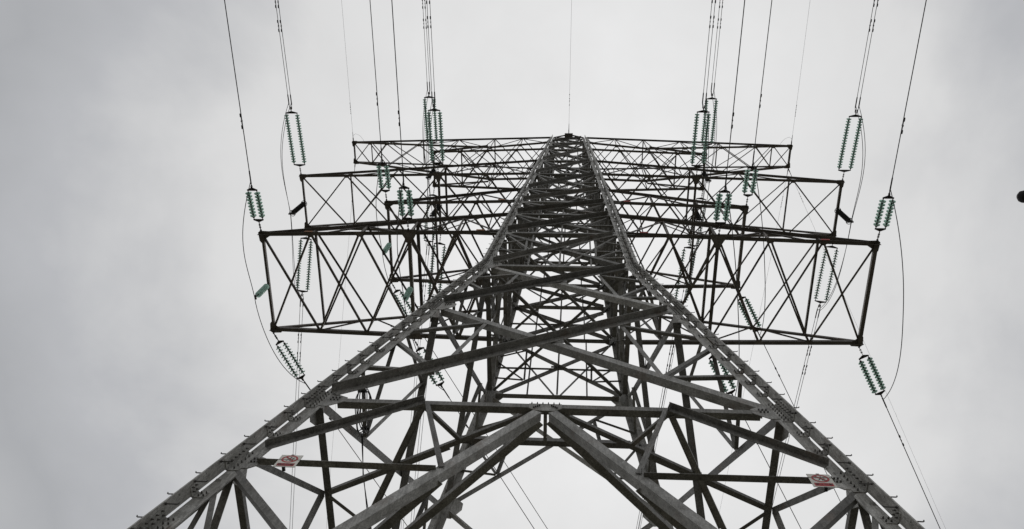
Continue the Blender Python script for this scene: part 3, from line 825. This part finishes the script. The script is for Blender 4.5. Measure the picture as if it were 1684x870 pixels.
# hanging jumper supports
for sx, key, kind, p, zlow, big, wh in SUP:
    ln = p.z - zlow
    if big:
        root = empty('composite_insulator', loc=p); tag(root, 'black ribbed rubber insulator hanging from %s %s' % (SIDE[sx], wh), 'insulator', 'black jumper insulators')
        prof = [(0.16, 0.03)]
        x = 0.2; 
        while x < ln - 0.28:
            prof += [(x, 0.06), (x + 0.012, 0.145 if int(x * 100) % 2 else 0.13), (x + 0.024, 0.06)]; x += 0.052
        prof.append((ln - 0.2, 0.03))
        bm = bmesh.new(); lathe(bm, prof, 14)
        for v in bm.verts:
            v.co = V((v.co.y, v.co.z, -v.co.x))
        bmesh.ops.recalc_face_normals(bm, faces=bm.faces)
        from_bm('ribbed_body', bm, RUBBER, root, True)
        for za in (-0.13, -(ln - 0.16)):
            bm = bmesh.new(); add_tube(bm, [(0.17 * math.cos(a), 0.17 * math.sin(a), za) for a in [i * math.pi / 8 for i in range(17)]], 0.018, 6, False)
            add_box(bm, (0, 0, za), X, Y, Z, 0.34, 0.03, 0.03)
            from_bm('grading_ring', bm, DARK, root, True)
        bm = bmesh.new(); add_tube(bm, [(0, 0, 0.03), (0, 0, -0.2)], 0.02); add_tube(bm, [(0, 0, -(ln - 0.24)), (0, 0, -ln + 0.02)], 0.02); add_box(bm, (0, 0, -ln), X, Y, Z, 0.36, 0.08, 0.05)
        from_bm('end_fitting', bm, DARK, root)
    else:
        root = empty('jumper_insulator', loc=p); tag(root, 'single hanging string of green glass discs under %s %s' % (SIDE[sx], wh), 'insulator', 'green jumper insulators')
        bm = bmesh.new(); add_tube(bm, [(0, 0, 0.03), (0, 0, -ln + 0.02)], 0.018); add_box(bm, (0, 0, -ln), X, Y, Z, 0.05, 0.2, 0.07)
        from_bm('hanger_rod', bm, DARK, root)
        for k in range(8):
            o = bpy.data.objects.new('insulator_disc', DISC); o.matrix_world = frame(V((0, 0, -0.2 - k * 0.146)), -Z, Y, X); link(o, root)

# earth wires
def earth_wire(p, d, label, r=0.0075, tail=None):
    d = V(d).normalized(); root = empty('earth_wire', loc=p); tag(root, label, 'wire', 'earth wires')
    bmw = bmesh.new(); add_tube(bmw, [q - V(p) for q in span_pts(V(p) + d * 0.3, d, low=160)], r, 5); from_bm('wire', bmw, ALU, root, True)
    bmc = bmesh.new(); add_tube(bmc, [V((0, 0, 0)), d * 0.7], [0.03, 0.016], 6); add_box(bmc, d * 0.15, d, Z.cross(d).normalized(), Z, 0.18, 0.06, 0.08); from_bm('dead_end_clamp', bmc, DARK, root)
    for s in (1.9, 2.35):
        q, dq = at_dist(V(p) + d * 0.3, d, s, 160); damper(root, q - V(p), dq, 0.62)
    if tail:
        bmt = bmesh.new(); add_tube(bmt, [V(q) for q in tail], 0.008, 5); from_bm('tail_loop', bmt, ALU, root, True)
for sx in (-1, 1):
    p = (sx * E_['L'], -E_['d'] - 0.1, E_['z'])
    tl = [V((-sx * 0.02, -1.0, -0.1)), V((-sx * 0.5, -1.3, 0.1)), V((-sx * 1.2, -0.9, 0.35)), V((-sx * 1.7, -0.2, 0.45)), V((-sx * 1.9, 0.3, 0.3)), V((-sx * 2.2, 0.5, 0.12))]
    tl = [q * 0.42 for q in tl]
    earth_wire(p, (0, -1, -0.03), 'thin earth wire rising out of frame from the topmost %s arm tip' % SIDE[sx], tail=tl)
    earth_wire((sx * E_['L'], E_['d'] + 0.1, E_['z']), FAR5, 'thin earth wire running down and left from the topmost %s arm tip' % SIDE[sx])
earth_wire((E_['L'], E_['d'] + 0.15, E_['z'] - 0.05), (0.555, 1, 0.02), 'thin earth wire running down and right from the topmost right arm tip')
earth_wire((0, -w(66) - 0.3, 66.1), (0, -1, -0.03), 'thin earth wire rising from the middle of the tower top')

# ------------------------------------------------------------------ warning signs
def sign(cx, zc, label):
    wd, ht = 0.36, 0.47
    zc_ = zc
    nrm = V((0, -1, (w(12) - w(14)) / 2)).normalized()
    up = V((0, (w(12) - w(14)) / 2, 1)).normalized(); rt = V((1, 0, 0)); nrm = rt.cross(up)
    c = V((cx, -w(zc) - 0.085, zc))
    root = empty('warning_sign', loc=c); root.matrix_world = frame(c, rt, up, nrm)
    tag(root, label, 'sign', 'no climbing signs')
    bm = bmesh.new(); add_box(bm, (0, 0, 0), X, Y, Z, wd, ht, 0.006); bmesh.ops.bevel(bm, geom=[e for e in bm.edges if abs((e.verts[0].co - e.verts[1].co).z) > 0.004], offset=0.012, segments=2)
    from_bm('board', bm, WHITE, root)
    bm = bmesh.new(); R1, R2, cy = 0.136, 0.104, 0.075; n = 40; vs = []
    for i in range(n):
        a = 2 * math.pi * i / n; vs.append((bm.verts.new((R1 * math.cos(a), cy + R1 * math.sin(a), 0.0055)), bm.verts.new((R2 * math.cos(a), cy + R2 * math.sin(a), 0.0055))))
    for i in range(n):
        j = (i + 1) % n; bm.faces.new((vs[i][0], vs[j][0], vs[j][1], vs[i][1]))
    from_bm('prohibition_ring', bm, RED, root)
    bm = bmesh.new(); dr = V((1, -1, 0)).normalized(); add_box(bm, (0, cy, 0.0085), dr, V((1, 1, 0)).normalized(), Z, 0.22, 0.026, 0.001); from_bm('slash', bm, RED, root)
    bm = bmesh.new()                                          # climbing figure and ladder steps
    add_prism(bm, (0.012, cy + 0.058, 0.005), Z, 0.014, 0.001, 12)
    add_tube(bm, [(0.008, cy + 0.04, 0.006), (-0.012, cy - 0.012, 0.006)], 0.012, 4)
    add_tube(bm, [(0.008, cy + 0.038, 0.006), (0.042, cy + 0.03, 0.006), (0.058, cy + 0.058, 0.006)], 0.007, 4)
    add_tube(bm, [(0.0, cy + 0.03, 0.006), (-0.03, cy + 0.012, 0.006), (-0.02, cy + 0.045, 0.006)], 0.006, 4)
    add_tube(bm, [(-0.012, cy - 0.012, 0.006), (0.022, cy - 0.022, 0.006), (0.014, cy - 0.062, 0.006)], 0.008, 4)
    add_tube(bm, [(-0.012, cy - 0.012, 0.006), (-0.022, cy - 0.045, 0.006), (-0.048, cy - 0.07, 0.006)], 0.008, 4)
    add_tube(bm, [(0.07, cy + 0.06, 0.006), (0.04, cy - 0.075, 0.006)], 0.005, 4)
    for k in range(4):
        add_tube(bm, [(0.062 - 0.008 * k, cy + 0.03 - 0.033 * k, 0.006), (0.03 - 0.008 * k, cy + 0.03 - 0.033 * k, 0.006)], 0.0035, 4)
    for v in bm.verts:
        v.co.z = 0.0045 + (v.co.z - 0.006) * 0.1 + 0.0014
    from_bm('climbing_figure', bm, BLACK, root)
    bm = bmesh.new(); add_box(bm, (0, -0.145, 0.005), X, Y, Z, 0.285, 0.105, 0.002); pn = from_bm('text_band', bm, RED, root)
    cu = bpy.data.curves.new('lettering', 'FONT'); cu.body = '禁止攀登'; cu.size = 0.066; cu.align_x = 'CENTER'; cu.align_y = 'CENTER'; cu.offset = 0.0006
    to = bpy.data.objects.new('lettering_source', cu); COL.objects.link(to)
    dg = bpy.context.evaluated_depsgraph_get(); me = bpy.data.meshes.new_from_object(to.evaluated_get(dg)); bpy.data.objects.remove(to)
    me.materials.clear(); me.materials.append(BLACK)
    o = bpy.data.objects.new('lettering', me); o.location = (0, -0.145, 0.0075); link(o, root)
    for yy in (ht / 2 + 0.005, -ht / 2 - 0.005):
        bm = bmesh.new(); add_box(bm, (0.0, yy, -0.03), X, Y, Z, 0.05, 0.03, 0.07); from_bm('clamp', bm, DARK, root)
sign(-4.08, 13.29, 'white and red no climbing sign on the left side strut')
sign(4.40, 13.24, 'white and red no climbing sign on the right side strut')

# ------------------------------------------------------------------ coiled spare cable on the left side of the body
cc = V((-w(18.75) + 0.08, -3.25, 18.62))
root = empty('cable_coil', loc=cc); tag(root, 'black cable coil strapped to the left side strut of the tower', 'cable')
for k in range(5):
    bm = bmesh.new(); rr = 0.46 + 0.03 * (k % 3); xo = (k - 2) * 0.035
    add_tube(bm, [V((xo + 0.02 * math.sin(3 * a + k), rr * math.cos(a), -0.12 + (rr * 1.05 + 0.03 * math.sin(k)) * math.sin(a))) for a in [i * math.pi / 16 for i in range(33)]], 0.012, 6, False)
    from_bm('loop', bm, RUBBER, root, True)
for k in (-1, 1):
    bm = bmesh.new(); add_box(bm, (0, k * 0.48, -0.1), X, Y, Z, 0.2, 0.06, 0.04); from_bm('strap', bm, RUBBER, root)
for k in (0, 1):
    bm = bmesh.new(); add_tube(bm, [V((0.03 * k, 0.4, -0.45)), V((0.05, 1.3, -0.75 - 0.05 * k)), V((0.02 + 0.04 * k, 2.6, -0.6)), V((0.0, 4.6, -0.35)), V((0.02, 7.2, 0.0))], 0.012, 6); from_bm('lead', bm, RUBBER, root, True)

# ------------------------------------------------------------------ dark bird at the right edge
bc = V((18.42, -4.13, 36.42)) 
root = empty('bird', loc=bc); tag(root, 'small dark bird in the sky at the right edge', 'bird')
bm = bmesh.new()
add_tube(bm, [V((0.42, 0.0, 0)), V((0.3, 0.01, 0)), V((0.1, 0.02, 0.0)), V((-0.12, 0.0, 0.0)), V((-0.24, 0, 0.01)), V((-0.31, 0, 0.0)), V((-0.335, 0, 0))], [0.06, 0.12, 0.24, 0.25, 0.21, 0.12, 0.03], 14)
from_bm('body', bm, FEATHER, root, True)
for s in (-1, 1):
    bm = bmesh.new()
    pts = [(0.25, s * 0.1, 0.05), (0.05, s * 0.1, 0.05), (0.25, s * 0.7, 0.22), (0.6, s * 1.1, 0.2), (0.62, s * 0.7, 0.12)]
    a = [bm.verts.new(V(q)) for q in pts]; c = [bm.verts.new(V(q) + V((0, 0, -0.03))) for q in pts]
    bm.faces.new(a); bm.faces.new(c[::-1])
    for i in range(5):
        j = (i + 1) % 5; bm.faces.new((a[i], c[i], c[j], a[j]))
    bmesh.ops.recalc_face_normals(bm, faces=bm.faces)
    from_bm('wing', bm, FEATHER, root)
